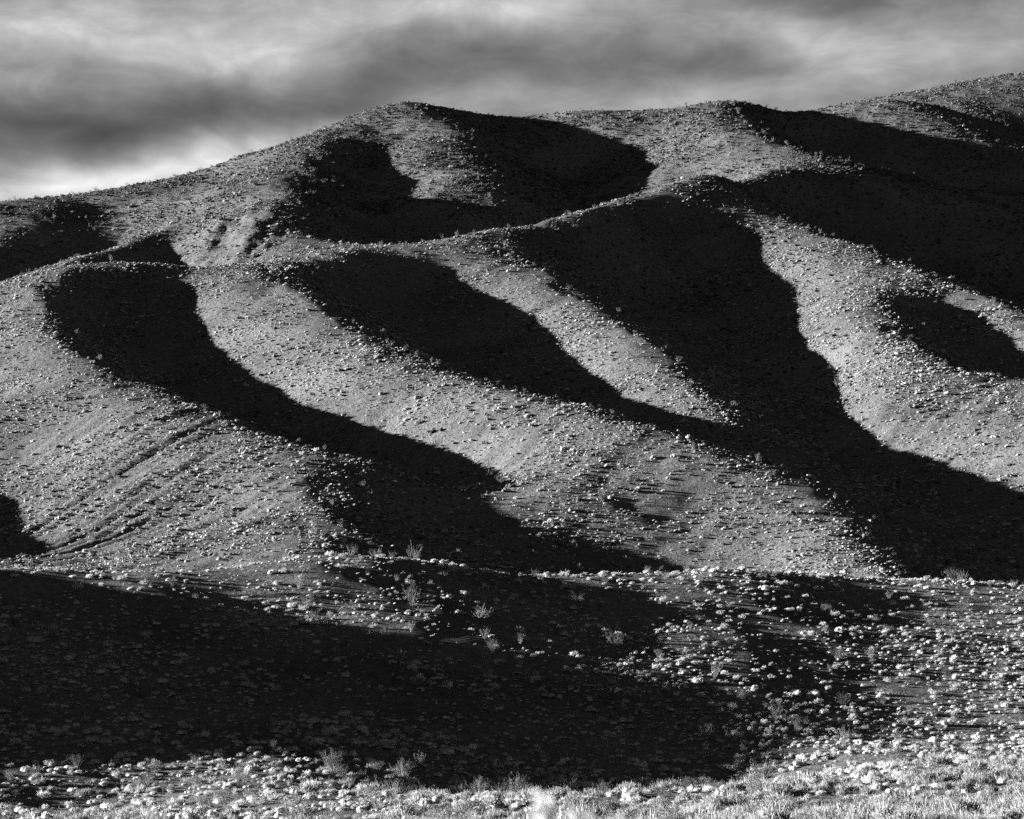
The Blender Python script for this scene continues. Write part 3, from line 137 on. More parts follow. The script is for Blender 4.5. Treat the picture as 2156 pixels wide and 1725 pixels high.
def height(x, y):
    """full terrain height, detail included, camera eye at 0"""
    z = cub(LZ, x, y); gx = cub(GX, x, y); gy = cub(GY, x, y)
    # rills follow the fall line: two rotated sets, weighted by which way the slope faces
    wl = sstep(-.05, .18, gx); s = np.hypot(gx, gy)
    wob = vnoise(x * .05, y * .05) * 3
    r1 = 2.2 * np.abs(vnoise((x * .78 - y * .62 + .6 * wob) * .33, (x * .62 + y * .78) * .016)) - .7 + .6 * np.abs(vnoise((x * .78 - y * .62 + wob) * .62, (x * .62 + y * .78) * .04 + 9)) - .2
    r2 = vnoise((x * .80 + y * .60 + wob) * .30, (-x * .60 + y * .80) * .035 + 30)
    r3 = vnoise((x * .78 - y * .62 + 2 * wob) * .115 + 60, (x * .62 + y * .78) * .02) * wl + vnoise((x * .80 + y * .60 + 2 * wob) * .12, (-x * .60 + y * .80) * .02 + 70) * (1 - wl)
    amp = (.03 + .08 * sstep(.1, .7, vnoise(x * .018 + 5, y * .018) * .5 + .5)) * sstep(.12, .35, s)
    def spot(cx, cy, rx, ry): return np.exp(-(((x - cx) / rx) ** 2 + ((y - cy) / ry) ** 2))
    low = 1.25 * spot(-60, 415, 18, 38) + .14 * spot(-8, 445, 18, 14) + .3 * spot(68, 460, 14, 14)   # deeper rills at the feet of the spurs
    u_ = x * .78 - y * .62; v_ = x * .62 + y * .78                           # close parallel rills of uneven depth and spacing
    ph = 2 * np.pi * u_ / 3.7 + 2.6 * vnoise(u_ * .16, v_ * .022) + 1.2 * vnoise(u_ * .4 + 7, v_ * .06)
    rill = (1 - 2 * np.abs(np.sin(ph / 2))) * (-.5) * (.35 + .65 * sstep(-.5, .6, vnoise(u_ * .22 + 3, v_ * .05)))
    z = z + low * rill * 1.15
    z = z + wl * (r1 * (amp * 1.15 + .20 * low) + r3 * .16 * sstep(.15, .35, s)) + (1 - wl) * (r2 * amp * 1.2 + r3 * .4 * sstep(.15, .35, s))
    z = z + .26 * fbm(x * .11, y * .11, 3) * sstep(120, 220, y) + .09 * fbm(x * .42 + 40, y * .42, 2)
    ero = spot(-61, 625, 9.5, 18)                                             # washed-out scar below the left ridge, ribbed by gullies
    q = x - .2 * (y - 620) + 1.6 * vnoise(x * .3, y * .22) + .7 * vnoise(x * .9, y * .7)
    rib = np.abs(vnoise(q * .27 + 3.3, y * .03 + 4)) * 1.5 + .5 * np.abs(vnoise(q * .7, y * .08))
    z = z - ero * (.9 - 1.35 * rib + .25 * vnoise(x * .8, y * .5))
    # beyond the surveyed ground everything runs out to a low plain
    out = np.maximum.reduce([(-x - 200) / 160, (x - 190) / 160, (y - 1120) / 200, (85 - y) / 35, np.zeros_like(x)])
    k = sstep(0, 1, out)
    base = np.where(y < 140, -1.75 + .02 * np.abs(x), 20 + 6 * fbm(x * .006, y * .006, 3))
    base = np.where(y < 140, base, base * sstep(140, 400, y) - 1.7 * (1 - sstep(140, 400, y)))
    return z * (1 - k) + base * k
def ground_z(x, y): return height(np.asarray(x, float), np.asarray(y, float)) + EYE
def normal(x, y, e=.8):
    gx = (height(x + e, y) - height(x - e, y)) / (2 * e); gy = (height(x, y + e) - height(x, y - e)) / (2 * e)
    n = np.stack([-gx, -gy, np.ones_like(gx)], -1); return n / np.linalg.norm(n, axis=-1, keepdims=True)

# ------------------------------------------------------------------ materials (black and white picture: neutral greys)
def mat(name):
    m = bpy.data.materials.new(name); m.use_nodes = True; nt = m.node_tree; nt.nodes.clear()
    o = nt.nodes.new('ShaderNodeOutputMaterial'); return m, nt, o
def N(nt, t, **k):
    n = nt.nodes.new(t)
    for a, b in k.items():
        if hasattr(n, a): setattr(n, a, b)
        else: n.inputs[a].default_value = b
    return n
def ramp(nt, src, stops):
    r = nt.nodes.new('ShaderNodeValToRGB'); el = r.color_ramp.elements
    while len(el) < len(stops): el.new(.5)
    for e, (p, v) in zip(el, stops): e.position = p; e.color = (v, v, v, 1)
    nt.links.new(src, r.inputs[0]); return r.outputs[0]
def ground_material():
    m, nt, o = mat('desert_ground'); L = nt.links
    tc = N(nt, 'ShaderNodeTexCoord'); P = tc.outputs['Object']
    big = N(nt, 'ShaderNodeTexNoise', Scale=.06, Detail=5.0, Roughness=.55); L.new(P, big.inputs['Vector'])
    mid = N(nt, 'ShaderNodeTexNoise', Scale=1.1, Detail=6.0, Roughness=.65); L.new(P, mid.inputs['Vector'])
    fine = N(nt, 'ShaderNodeTexNoise', Scale=5.5, Detail=3.0, Roughness=.7); L.new(P, fine.inputs['Vector'])
    vor = N(nt, 'ShaderNodeTexVoronoi', Scale=3.2); L.new(P, vor.inputs['Vector'])
    c1 = ramp(nt, big.outputs['Fac'], [(.3, .043), (.7, .076)])
    c2 = ramp(nt, mid.outputs['Fac'], [(.35, .72), (.5, 1.0), (.68, 1.35)])
    mx = N(nt, 'ShaderNodeMix', data_type='RGBA', blend_type='MULTIPLY'); mx.inputs[0].default_value = 1
    L.new(c1, mx.inputs[6]); L.new(c2, mx.inputs[7])
    st = ramp(nt, vor.outputs['Distance'], [(.0, 1), (.10, 1), (.16, 0)])       # pale stones
    sel = ramp(nt, vor.outputs['Color'], [(.0, 0), (.72, 0), (.76, 1)])
    sm = N(nt, 'ShaderNodeMix', data_type='RGBA', blend_type='MULTIPLY'); sm.inputs[0].default_value = 1; L.new(st, sm.inputs[6]); L.new(sel, sm.inputs[7])
    fx = N(nt, 'ShaderNodeMix', data_type='RGBA'); L.new(sm.outputs[2], fx.inputs[0]); L.new(mx.outputs[2], fx.inputs[6]); fx.inputs[7].default_value = (.20, .20, .20, 1)
    b1 = N(nt, 'ShaderNodeBump', Strength=.8, Distance=.14); L.new(fine.outputs['Fac'], b1.inputs['Height'])
    b2 = N(nt, 'ShaderNodeBump', Strength=.7, Distance=.4); L.new(mid.outputs['Fac'], b2.inputs['Height']); L.new(b1.outputs[0], b2.inputs['Normal'])
    m3 = N(nt, 'ShaderNodeTexNoise', Scale=2.3, Detail=4.0, Roughness=.6); L.new(P, m3.inputs['Vector'])
    b3 = N(nt, 'ShaderNodeBump', Strength=.9, Distance=.3); L.new(m3.outputs['Fac'], b3.inputs['Height']); L.new(b2.outputs[0], b3.inputs['Normal']); b2 = b3
    d = N(nt, 'ShaderNodeBsdfDiffuse', Roughness=.4); L.new(fx.outputs[2], d.inputs['Color']); L.new(b2.outputs[0], d.inputs['Normal'])
    L.new(d.outputs[0], o.inputs[0]); return m
def leaf_material(name, v0, v1, trans=.3):
    m, nt, o = mat(name); L = nt.links
    oi = N(nt, 'ShaderNodeObjectInfo'); geo = N(nt, 'ShaderNodeNewGeometry')
    nz = N(nt, 'ShaderNodeTexNoise', Scale=.9, Detail=2.0); L.new(geo.outputs['Position'], nz.inputs['Vector'])
    c = ramp(nt, nz.outputs['Fac'], [(.3, v0), (.7, v1)])
    d = N(nt, 'ShaderNodeBsdfDiffuse'); t = N(nt, 'ShaderNodeBsdfTranslucent'); mx = N(nt, 'ShaderNodeMixShader'); mx.inputs[0].default_value = trans
    L.new(c, d.inputs['Color']); L.new(c, t.inputs['Color']); L.new(d.outputs[0], mx.inputs[1]); L.new(t.outputs[0], mx.inputs[2]); L.new(mx.outputs[0], o.inputs[0])
    return m
M_GROUND = ground_material()
M_TIP = leaf_material('sunlit_tip_leaf', .3, .4, .4)
M_PALE = leaf_material('pale_shrub_leaf', .14, .25, .25)
M_WHITE = leaf_material('white_shrub_leaf', .20, .34, .25)
M_MID = leaf_material('dull_shrub_leaf', .06, .12, .25)
M_GREY = leaf_material('grey_shrub_leaf', .03, .06, .3)
M_TWIG = leaf_material('dry_twig', .06, .11, 0.0)
M_GRASS = leaf_material('dry_grass', .10, .18, .3)

# ------------------------------------------------------------------ mesh helpers
col = sc.collection
def mesh(name, V, Fq, m, smooth=False):
    me = bpy.data.meshes.new(name); V = np.asarray(V, np.float32); Fq = np.asarray(Fq, np.int32); k = Fq.shape[1]
    me.vertices.add(len(V)); me.vertices.foreach_set('co', V.ravel())
    me.loops.add(Fq.size); me.loops.foreach_set('vertex_index', Fq.ravel())
    me.polygons.add(len(Fq)); me.polygons.foreach_set('loop_start', np.arange(0, Fq.size, k, dtype=np.int32))
    me.polygons.foreach_set('loop_total', np.full(len(Fq), k, np.int32))
    if smooth: me.polygons.foreach_set('use_smooth', np.ones(len(Fq), bool))
    me.update(calc_edges=True); me.materials.append(m); return me
def link(name, me, parent=None, loc=None):
    o = bpy.data.objects.new(name, me); col.objects.link(o)
    if parent: o.parent = parent
    if loc is not None: o.location = loc
    return o

# ------------------------------------------------------------------ the hills, one sheet
def axis(lo, hi, step, far0, far1, g=1.18):
    a = list(np.arange(lo, hi + step * .5, step)); s = step
    while a[-1] < far1: s *= g; a.append(a[-1] + s)
    s = step
    while a[0] > far0: s *= g; a.insert(0, a[0] - s)
    return np.array(a)
gx_ = axis(-150, 150, .8, -4000, 4000); gy_ = axis(100, 860, .85, -300, 6000)
X, Y = np.meshgrid(gx_, gy_); Z = ground_z(X, Y); ny, nx = X.shape
idx = np.arange(nx * ny).reshape(ny, nx)
F4 = np.stack([idx[:-1, :-1], idx[:-1, 1:], idx[1:, 1:], idx[1:, :-1]], -1).reshape(-1, 4)
hills = link('hills', mesh('hills', np.stack([X, Y, Z], -1).reshape(-1, 3), F4, M_GROUND, True))
hills['kind'] = 'structure'; hills['label'] = 'folded bare desert hills with gullies and spurs in raking light'

# ------------------------------------------------------------------ shrubs: source shapes
def unit(v): return v / np.linalg.norm(v, axis=-1, keepdims=True)
def leaf_tris(C, Nrm, size, r):
    """one triangle per leaf clump at centres C, facing roughly Nrm"""
    n = len(C); a = unit(np.cross(Nrm, unit(r.normal(size=(n, 3))))); b = np.cross(Nrm, a); s = size * r.uniform(.6, 1.4, (n, 1))
    V = np.stack([C + a * s, C - a * s * .5 + b * s * .8, C - a * s * .5 - b * s * .8], 1).reshape(-1, 3)
    return V, np.arange(3 * n).reshape(-1, 3)
def cushion(seed, nleaf, size, m):
    """low rounded shrub, radius 1, several lobes, dark core under a skin of leaf clumps"""
    r = np.random.default_rng(seed); nl = r.integers(4, 8)
    lob = np.c_[r.uniform(-.55, .55, (nl, 2)), r.uniform(.05, .22, nl)]; lr = r.uniform(.38, .62, nl)
    C = []; NN = []
    per = nleaf // nl + 1
    for c, q in zip(lob, lr):
        d = unit(r.normal(size=(per, 3))); d[:, 2] = np.abs(d[:, 2]) * 1.0 - .12; d = unit(d)
        C.append(c + d * q * r.uniform(.82, 1.1, (per, 1)) * [1, 1, .95]); NN.append(unit(d + r.normal(scale=.45, size=(per, 3))))
    C = np.concatenate(C); NN = np.concatenate(NN); C[:, 2] = np.maximum(C[:, 2], -.02)
    V, T = leaf_tris(C, NN, size, r); Vs = [V]; Ts = [T]; k = len(V)
    for c, q in zip(lob, lr):                                                  # cores
        th = np.linspace(0, 2 * np.pi, 7)[:-1]; ring = []
        for e_, zz in ((1.0, -.1), (.86, .42), (.45, .78)): ring.append(np.c_[np.cos(th) * e_, np.sin(th) * e_, np.full(6, zz)])
        W = np.concatenate(ring + [np.array([[0, 0, .92]])]) * q * .86 + c
        T2 = []
        for a in range(2):
            for b in range(6):
                p, s_ = a * 6 + b, a * 6 + (b + 1) % 6; T2 += [(p, s_, s_ + 6), (p, s_ + 6, p + 6)]
        T2 += [(12 + b, 12 + (b + 1) % 6, 18) for b in range(6)]
        Vs.append(W); Ts.append(np.array(T2) + k); k += len(W)
    return mesh('cushion_shrub', np.concatenate(Vs), np.concatenate(Ts), m)
def feathery(seed, nleaf, m):
    """dense dry shrub, radius 1: lobes bristling with fine upright twigs"""
    r = np.random.default_rng(seed); nl = r.integers(4, 7); lob = np.c_[r.uniform(-.5, .5, (nl, 2)), r.uniform(.0, .15, nl)]; lr = r.uniform(.4, .65, nl); V = []; T = []
    for i in range(nleaf):
        j = r.integers(nl); d = r.normal(size=3); d[2] = abs(d[2]) + .1; d = unit(d); b = lob[j] + d * lr[j] * r.uniform(.45, .9)
        ax = unit(d + [0, 0, .5] + r.normal(scale=.3, size=3)); sd = unit(np.cross(ax, r.normal(size=3))) * .035; L_ = lr[j] * r.uniform(.35, .75); k = len(V)
        V += [b - sd, b + sd, b + ax * L_]; T.append((k, k + 1, k + 2))
        if r.random() < .6:
            c = b + ax * L_ * r.uniform(.6, 1); e = unit(r.normal(size=3)) * .06; g = unit(r.normal(size=3)) * .05; k = len(V); V += [c - e, c + e, c + g]; T.append((k, k + 1, k + 2))
    return mesh('feathery_shrub', V, T, m)
def stems(seed, n, h, rad, spread, seg=3, crook=.10, hmin=.65):
    r = np.random.default_rng(seed); out = []
    for i in range(n):
        a = r.uniform(0, 2 * np.pi); s = spread * np.sqrt(r.uniform(.03, 1)); p = np.r_[r.normal(scale=.05, size=2), 0.]
        d = unit(np.array([np.cos(a) * s, np.sin(a) * s, 1.])); P = [p]; L_ = h * r.uniform(hmin, 1.05) / seg
        for k in range(seg): d = unit(d + r.normal(scale=crook, size=3) + [0, 0, .03]); p = p + d * L_; P.append(p)
        out.append(np.array(P))
    return out
def tube(P, r0, r1):
    n = len(P); V = []; T = []
    for i, p in enumerate(P):
        d = unit(P[min(i + 1, n - 1)] - P[max(i - 1, 0)]); a = unit(np.cross(d, [.3, .9, .2])); b = np.cross(d, a); q = r0 + (r1 - r0) * i / (n - 1)
        for k in range(3): V.append(p + q * (a * math.cos(k * 2.094) + b * math.sin(k * 2.094)))
    for i in range(n - 1):
        for k in range(3):
            a, b = i * 3 + k, i * 3 + (k + 1) % 3; T += [(a, b, b + 3), (a, b + 3, a + 3)]
    return np.array(V), np.array(T)
def bush(seed, nst, nleaf, lsize, rad, spread=.85):
    """open, upright desert bush of height 1: fanning stems, leaf sprays on their outer halves"""
    r = np.random.default_rng(seed + 99); S = stems(seed, nst, 1.0, rad, spread); Vs = []; Ts = []; k = 0
    twigs = []
    for P in S:
        for _ in range(2):
            f = r.uniform(.45, .85) * (len(P) - 1); i = int(f); b = P[i] + (P[i + 1] - P[i]) * (f - i)
            d = unit(P[-1] - P[0] + r.normal(scale=.5, size=3)); twigs.append(np.array([b, b + d * .14, b + d * .27 + [0, 0, .03]]))
    for P, q in [(P, rad) for P in S] + [(P, rad * .6) for P in twigs]:
        V, T = tube(P, q, q * .4); Vs.append(V); Ts.append(T + k); k += len(V)
    C = []; 
    allp = S + twigs + twigs
    for _ in range(nleaf):
        P = allp[r.integers(len(allp))]; f = r.uniform(.45, 1) * (len(P) - 1); i = min(int(f), len(P) - 2); C.append(P[i] + (P[i + 1] - P[i]) * (f - i) + r.normal(scale=.028, size=3))
    V, T = leaf_tris(np.array(C), unit(r.normal(size=(nleaf, 3))), lsize, r)
    return mesh('bush_stems', np.concatenate(Vs), np.concatenate(Ts), M_TWIG), mesh('bush_foliage', V, T, M_GREY), (np.concatenate(Vs), np.concatenate(Ts), V, T)
def both(name, d):
    V1, T1, V2, T2 = d; me = mesh(name, np.concatenate([V1, V2]), np.concatenate([T1, T2 + len(V1)]), M_TWIG); me.materials.append(M_GREY)
    mi = np.r_[np.zeros(len(T1), np.int32), np.ones(len(T2), np.int32)]; me.polygons.foreach_set('material_index', mi); return me
def tuft(seed, n, m):
    r = np.random.default_rng(seed); V = []; T = []
    for i in range(n):
        a = r.uniform(0, 6.28); s = r.uniform(.1, .8); b = np.r_[r.normal(scale=.16, size=2), 0]; h = r.uniform(.5, 1.0)
        d = unit(np.array([math.cos(a) * s, math.sin(a) * s, 1])); sd = unit(np.cross(d, r.normal(size=3))) * .028; mid = b + d * h * .55; tip = b + d * h + np.array([d[0], d[1], -.25]) * .18
        k = len(V); V += [b - sd * .6, b + sd * .6, mid - sd, mid + sd, tip]; T += [(k, k + 1, k + 3), (k, k + 3, k + 2), (k + 2, k + 3, k + 4)]
        for q in range(2):                                                     # seed heads
            c = mid + (tip - mid) * r.uniform(.2, 1) + r.normal(scale=.03, size=3); e = unit(r.normal(size=3)) * .05; g = unit(r.normal(size=3)) * .04; k = len(V); V += [c - e, c + e, c + g]; T += [(k, k + 1, k + 2)]
    return mesh('grass_tuft', V, T, m)

# ------------------------------------------------------------------ shrubs: where they grow
HFOV = 1078 / 6114.
def frame_pos(x, y, z):
    """picture position (0..1, 0..1 from the top left), only used to tell what is in view and in which order"""
    cp, sp = math.cos(PITCH), math.sin(PITCH); zz = z - EYE; f = y * cp + zz * sp; b = (-y * sp + zz * cp) / f
    return .5 + 6114. / 2156 * x / f, .5 - 6114. / 1725 * b
def bil(x, y):
    fx = np.clip((x - LX0) / LS, 0, LZ.shape[1] - 2.001); fy = np.clip((y - LY0) / LS, 0, LZ.shape[0] - 2.001); i = fx.astype(int); j = fy.astype(int); a = fx - i; b = fy - j
    return (LZ[j, i] * (1 - a) + LZ[j, i + 1] * a) * (1 - b) + (LZ[j + 1, i] * (1 - a) + LZ[j + 1, i + 1] * a) * b
def hidden_by(x, y, z):
    """how far (m) below the terrain horizon a point lies as seen from the camera position"""
    h = np.full(len(x), -9.)
    for f in np.linspace(.12, .985, 70):
        yy = y * f; ok = yy > LY0; h = np.maximum(h, np.where(ok, (bil(x * f, yy) - (z - EYE) * f) / np.maximum(f, .3), -9))
    return h
def scatter(cell, y0, y1, margin=1.06):
    ys = np.arange(y0, y1, cell); P = []
    for y in ys:
        w = HFOV * y * margin + 3; n = int(2 * w / cell); P.append(np.c_[-w + (np.arange(n) + .5) * cell, np.full(n, y)])
    P = np.concatenate(P); P += rng.uniform(-.62, .62, P.shape) * cell; return P[:, 0], P[:, 1]
def plants(cell, y0, y1, keep, rfun, top, slack):
    x, y = scatter(cell, y0, y1); k = rng.random(len(x)) < keep(x, y); x, y = x[k], y[k]; z = ground_z(x, y); r = rfun(x, y)
    k = hidden_by(x, y, z + r * top) < slack; return np.c_[x, y, z, r][k]
dens = lambda x, y: .5 + .5 * vnoise(x * .09, y * .09) + .25 * vnoise(x * .4 + 8, y * .4)
rn = lambda n, m, s, lo, hi: np.clip(m * np.exp(rng.normal(scale=s, size=n)), lo, hi)
far_c = plants(.66, 300, 975, lambda x, y: (.16 + .80 * sstep(.12, .85, dens(x, y) + .25 * vnoise(x * .03 + 3, y * .03))) * (1 - .85 * np.exp(-(((x + 62) / 9) ** 2 + ((y - 624) / 16) ** 2))), lambda x, y: rn(len(x), .175, .46, .07, .55), .6, 1.5)
front_c = plants(.66, 196, 318, lambda x, y: .14 + .56 * dens(x, y) + .1 * sstep(0, 20, x), lambda x, y: rn(len(x), .185, .48, .07, .58), .6, 1.0)
small_c = plants(.8, 205, 330, lambda x, y: .35 * dens(x, y), lambda x, y: rn(len(x), .11, .35, .05, .2), .6, .8)
gmask = lambda x, y: np.maximum(sstep(-.075, .0, x / y + .03 * vnoise(x * .2, y * .2)), .15)
mound_f = plants(1.25, 80, 200, lambda x, y: gmask(x, y) * (.2 + .6 * dens(x, y)) * (1 - .6 * sstep(140, 175, y)), lambda x, y: rn(len(x), .52, .32, .25, .95), .6, .8)
mound_c = plants(.95, 85, 222, lambda x, y: .25 + .5 * dens(x, y), lambda x, y: rn(len(x), .28, .4, .10, .6), .6, .8)
far_b = plants(4.2, 320, 975, lambda x, y: .16 + .4 * dens(x, y) + .35 * sstep(680, 740, y), lambda x, y: rn(len(x), .85, .25, .45, 1.25), 1., 1.0)
front_b = plants(3.6, 196, 330, lambda x, y: .14 + .4 * dens(x, y), lambda x, y: rn(len(x), .85, .34, .4, 1.7), 1., .8)
mound_b = plants(4.2, 85, 215, lambda x, y: .25 + .35 * dens(x, y), lambda x, y: rn(len(x), 1.0, .25, .6, 1.5), 1., .6)
grass = plants(.45, 80, 200, lambda x, y: gmask(x, y) * sstep(.25, .75, dens(x, y)) * (.75 - .6 * sstep(130, 170, y)), lambda x, y: rn(len(x), .42, .25, .2, .7), .8, .6)
print('shrubs', [len(a) for a in (far_c, front_c, small_c, mound_c, far_b, front_b, mound_b, grass)])

def inst(name, srcs, P, label, flat=None):
    """one object of uncountable plants: points carrying turn, size and kind, filled in by geometry nodes"""
    n = len(P); me = bpy.data.meshes.new(name); me.vertices.add(n); me.vertices.foreach_set('co', np.ascontiguousarray(P[:, :3], np.float32).ravel())
    nn = normal(P[:, 0], P[:, 1]); tilt = .45
    rot = np.c_[-nn[:, 1] * tilt, nn[:, 0] * tilt, rng.uniform(0, 6.28, n)]
    sx = P[:, 3:4] * np.c_[rng.uniform(.85, 1.2, (n, 2)), rng.uniform(.85, 1.5, n)]
    for nm, ty, key, d in (('turn', 'FLOAT_VECTOR', 'vector', rot), ('size', 'FLOAT_VECTOR', 'vector', sx), ('sort', 'INT', 'value', rng.integers(0, len(srcs), n))):
        at = me.attributes.new(nm, ty, 'POINT'); at.data.foreach_set(key, np.ascontiguousarray(d, np.int32 if ty == 'INT' else np.float32).ravel())
    o = link(name, me); g = bpy.data.node_groups.new(name, 'GeometryNodeTree')
    g.interface.new_socket('Geometry', in_out='INPUT', socket_type='NodeSocketGeometry'); g.interface.new_socket('Geometry', in_out='OUTPUT', socket_type='NodeSocketGeometry')
    G = g.nodes; gi = G.new('NodeGroupInput'); go = G.new('NodeGroupOutput'); ip = G.new('GeometryNodeInstanceOnPoints'); jn = G.new('GeometryNodeJoinGeometry')
    for k, me_s in enumerate(reversed(srcs)):
        so = bpy.data.objects.new(name + '_shape', me_s)                       # source shape, not part of the scene
        oi = G.new('GeometryNodeObjectInfo'); oi.inputs['Object'].default_value = so; oi.inputs['As Instance'].default_value = False
        gt = G.new('GeometryNodeGeometryToInstance'); g.links.new(oi.outputs['Geometry'], gt.inputs[0]); g.links.new(gt.outputs[0], jn.inputs[0])
    def at(nm, ty):
        a = G.new('GeometryNodeInputNamedAttribute'); a.data_type = ty; a.inputs['Name'].default_value = nm; return a.outputs['Attribute']
    g.links.new(gi.outputs[0], ip.inputs['Points']); g.links.new(jn.outputs[0], ip.inputs['Instance']); ip.inputs['Pick Instance'].default_value = True
    g.links.new(at('sort', 'INT'), ip.inputs['Instance Index'])
    er = G.new('FunctionNodeEulerToRotation'); g.links.new(at('turn', 'FLOAT_VECTOR'), er.inputs[0]); g.links.new(er.outputs[0], ip.inputs['Rotation'])
    g.links.new(at('size', 'FLOAT_VECTOR'), ip.inputs['Scale']); g.links.new(ip.outputs[0], go.inputs[0])
    md = o.modifiers.new('plants', 'NODES'); md.node_group = g
    o['kind'] = 'stuff'; o['label'] = label; return o

FAR_C = [cushion(10 + i, 70, .17, (M_PALE, M_PALE, M_MID, M_PALE, M_MID, M_GREY)[i]) for i in range(6)]
TOP_C = [cushion(20 + i, 70, .17, (M_MID, M_GREY, M_GREY)[i]) for i in range(3)]
NEAR_C = [cushion(30 + i, 620, .062, (M_WHITE, M_PALE, M_WHITE)[i]) for i in range(3)] + [feathery(40 + i, 330, (M_PALE, M_PALE, M_WHITE)[i]) for i in range(3)]
FAR_B = [both('bush', bush(50 + i, 12, 110, .050, .014)[2]) for i in range(4)]
NB = [bush(70 + i, 26, 420, .026, .007) for i in range(5)]
NEAR_B = [both('bush', d[2]) for d in NB]
TUFTS = [tuft(90 + i, 26, M_GRASS) for i in range(4)]

# the largest in the picture are plants of their own, the rest fill in as ground cover
def largest(P, n, need_h):
    u, v = frame_pos(P[:, 0], P[:, 1], P[:, 2] + P[:, 3] * need_h); s = P[:, 3] / P[:, 1]
    s = np.where((u > .005) & (u < .995) & (v > 0) & (v < .992), s, 0); s = np.where(hidden_by(P[:, 0], P[:, 1], P[:, 2] + P[:, 3] * need_h) < 0, s, 0)
    k = np.argsort(-s)[:n]; k = k[s[k] > 0]; m = np.ones(len(P), bool); m[k] = False; return P[k], P[m]
FEATHER = [feathery(120 + i, 420, M_GRASS) for i in range(5)]
one_f, rest_f = largest(mound_f, 160, .4)
inst('feathery_shrubs', FEATHER, rest_f, 'dry feathery shrubs crowded over the foreground mound')
near_c = np.concatenate([front_c, mound_c]); near_b = np.concatenate([front_b, mound_b])
one_c, rest_c = largest(near_c, 300, .4); one_b, rest_b = largest(near_b, 240, .6)
hi = sstep(560, 700, far_c[:, 1]) * .94 > rng.random(len(far_c))
inst('low_shrubs', FAR_C, far_c[~hi], 'thousands of small pale cushion shrubs dotting the hillsides')
far_c[hi, 3] *= 1.3
inst('high_shrubs', TOP_C, far_c[hi], 'small dull grey shrubs dotting the high slopes under the skyline')
inst('front_slope_shrubs', NEAR_C, np.concatenate([rest_c, small_c]), 'small pale cushion shrubs scattered over the front slope')
inst('hillside_bushes', FAR_B, far_b, 'small open grey bushes along the ridges and skyline')
if len(rest_b): inst('open_bushes', NEAR_B, rest_b, 'open grey bushes scattered over the front slope')
inst('dry_grass', TUFTS, grass, 'pale dry grass covering the foreground mound')
ORD = 'first second third fourth fifth sixth seventh eighth ninth tenth eleventh twelfth thirteenth fourteenth fifteenth sixteenth seventeenth eighteenth nineteenth twentieth'.split()
def rows(P, per):
    """cut a patch of plants into rows by distance, each row ordered from the left"""
    o = np.argsort(P[:, 1]); out = []
    for a in range(0, len(o), per): r = o[a:a + per]; out.append(r[np.argsort(P[r, 0] / P[r, 1])])
    return out
def zone(x, y):
    if y < 200: return 'grassy foreground mound'
    if y < 250: return 'front slope foot'
    return 'upper front slope'
def place(P, kind, cat, group, maker):
    Z_ = {}
    for p in P: Z_.setdefault(zone(p[0], p[1]), []).append(p)
    for zn, L_ in Z_.items():
        A = np.array(L_)
        for ri, r in enumerate(rows(A, 18)):
            for ci, k in enumerate(r):
                p = A[k]; o = maker(p); o['category'] = cat; o['group'] = group
                o['label'] = '%s on the %s, %s row, %s from left' % (kind, zn, ORD[min(ri, 19)], ORD[ci])
def turn(o, p):
    n = normal(np.array([p[0]]), np.array([p[1]]))[0]
    o.location = p[:3]; o.rotation_euler = (-n[1] * .45, n[0] * .45, rng.uniform(0, 6.28)); o.scale = p[3] * np.r_[rng.uniform(.85, 1.2, 2), rng.uniform(.9, 1.4)]
def mk_c(p): o = link('cushion_shrub', NEAR_C[rng.integers(len(NEAR_C))]); turn(o, p); return o
def mk_b(p):
    k = rng.integers(len(NB)); o = link('open_bush', None); turn(o, p); link('stems', NB[k][0], o); link('foliage', NB[k][1], o); return o
def mk_f(p): o = link('feathery_shrub', FEATHER[rng.integers(len(FEATHER))]); turn(o, p); return o
place(one_f, 'dry feathery shrub', 'shrub', 'feathery shrubs near the camera', mk_f)
place(one_c, 'pale cushion shrub', 'shrub', 'pale cushion shrubs near the camera', mk_c)
place(one_b, 'open grey bush', 'bush', 'open grey bushes near the camera', mk_b)
# one bush close to the camera, out of focus, its tips just reaching into the picture
def plume(r, cx, cy, top, w, n):
    """upright leafy spray: twigs and many small leaves round a leaning axis"""
    ax = [np.array([cx + r.normal(scale=w * .5), cy + r.normal(scale=w * .5), 0.])]; lean = r.normal(scale=.03, size=2); S = []
    for k in range(14):
        x0, y0 = cx + r.normal(scale=w * .45), cy + r.normal(scale=w * .45); h = top * r.uniform(.972, 1.0)
        S.append(np.array([[cx * .3, cy * .3, 0], [(x0 + cx * .3) * .6, (y0 + cy * .3) * .6, h * .5], [x0, y0, h * .82], [x0 + lean[0], y0 + lean[1], h]]))
    C = np.array([S[r.integers(14)][2:].T @ (lambda f: np.array([1 - f, f]))(r.uniform(-.8, 1.0)) + r.normal(scale=w * .22, size=3) for _ in range(n)]); return S, C
_r = np.random.default_rng(5); SS = []; CL = []
for cx, top, w, n in ((.055, 1.665, .018, 900), (.105, 1.672, .022, 1300), (.16, 1.63, .03, 700), (.21, 1.635, .02, 400), (-.12, 1.622, .03, 500), (-.05, 1.60, .05, 500), (.30, 1.60, .05, 400)):
    s_, c_ = plume(_r, cx, _r.uniform(-.12, .12), top, w, n); SS += s_; CL.append(c_)
Vs = []; Ts = []; k = 0
for P in SS: V, T = tube(P, .004, .0012); Vs.append(V); Ts.append(T + k); k += len(V)
V2, T2 = leaf_tris(np.concatenate(CL), unit(_r.normal(size=(sum(map(len, CL)), 3))), .0055, _r)
b = link('near_bush', None); b.location = (0, 5.6, float(ground_z(0, 5.6)))
zb = EYE - b.location[2] - 1.688
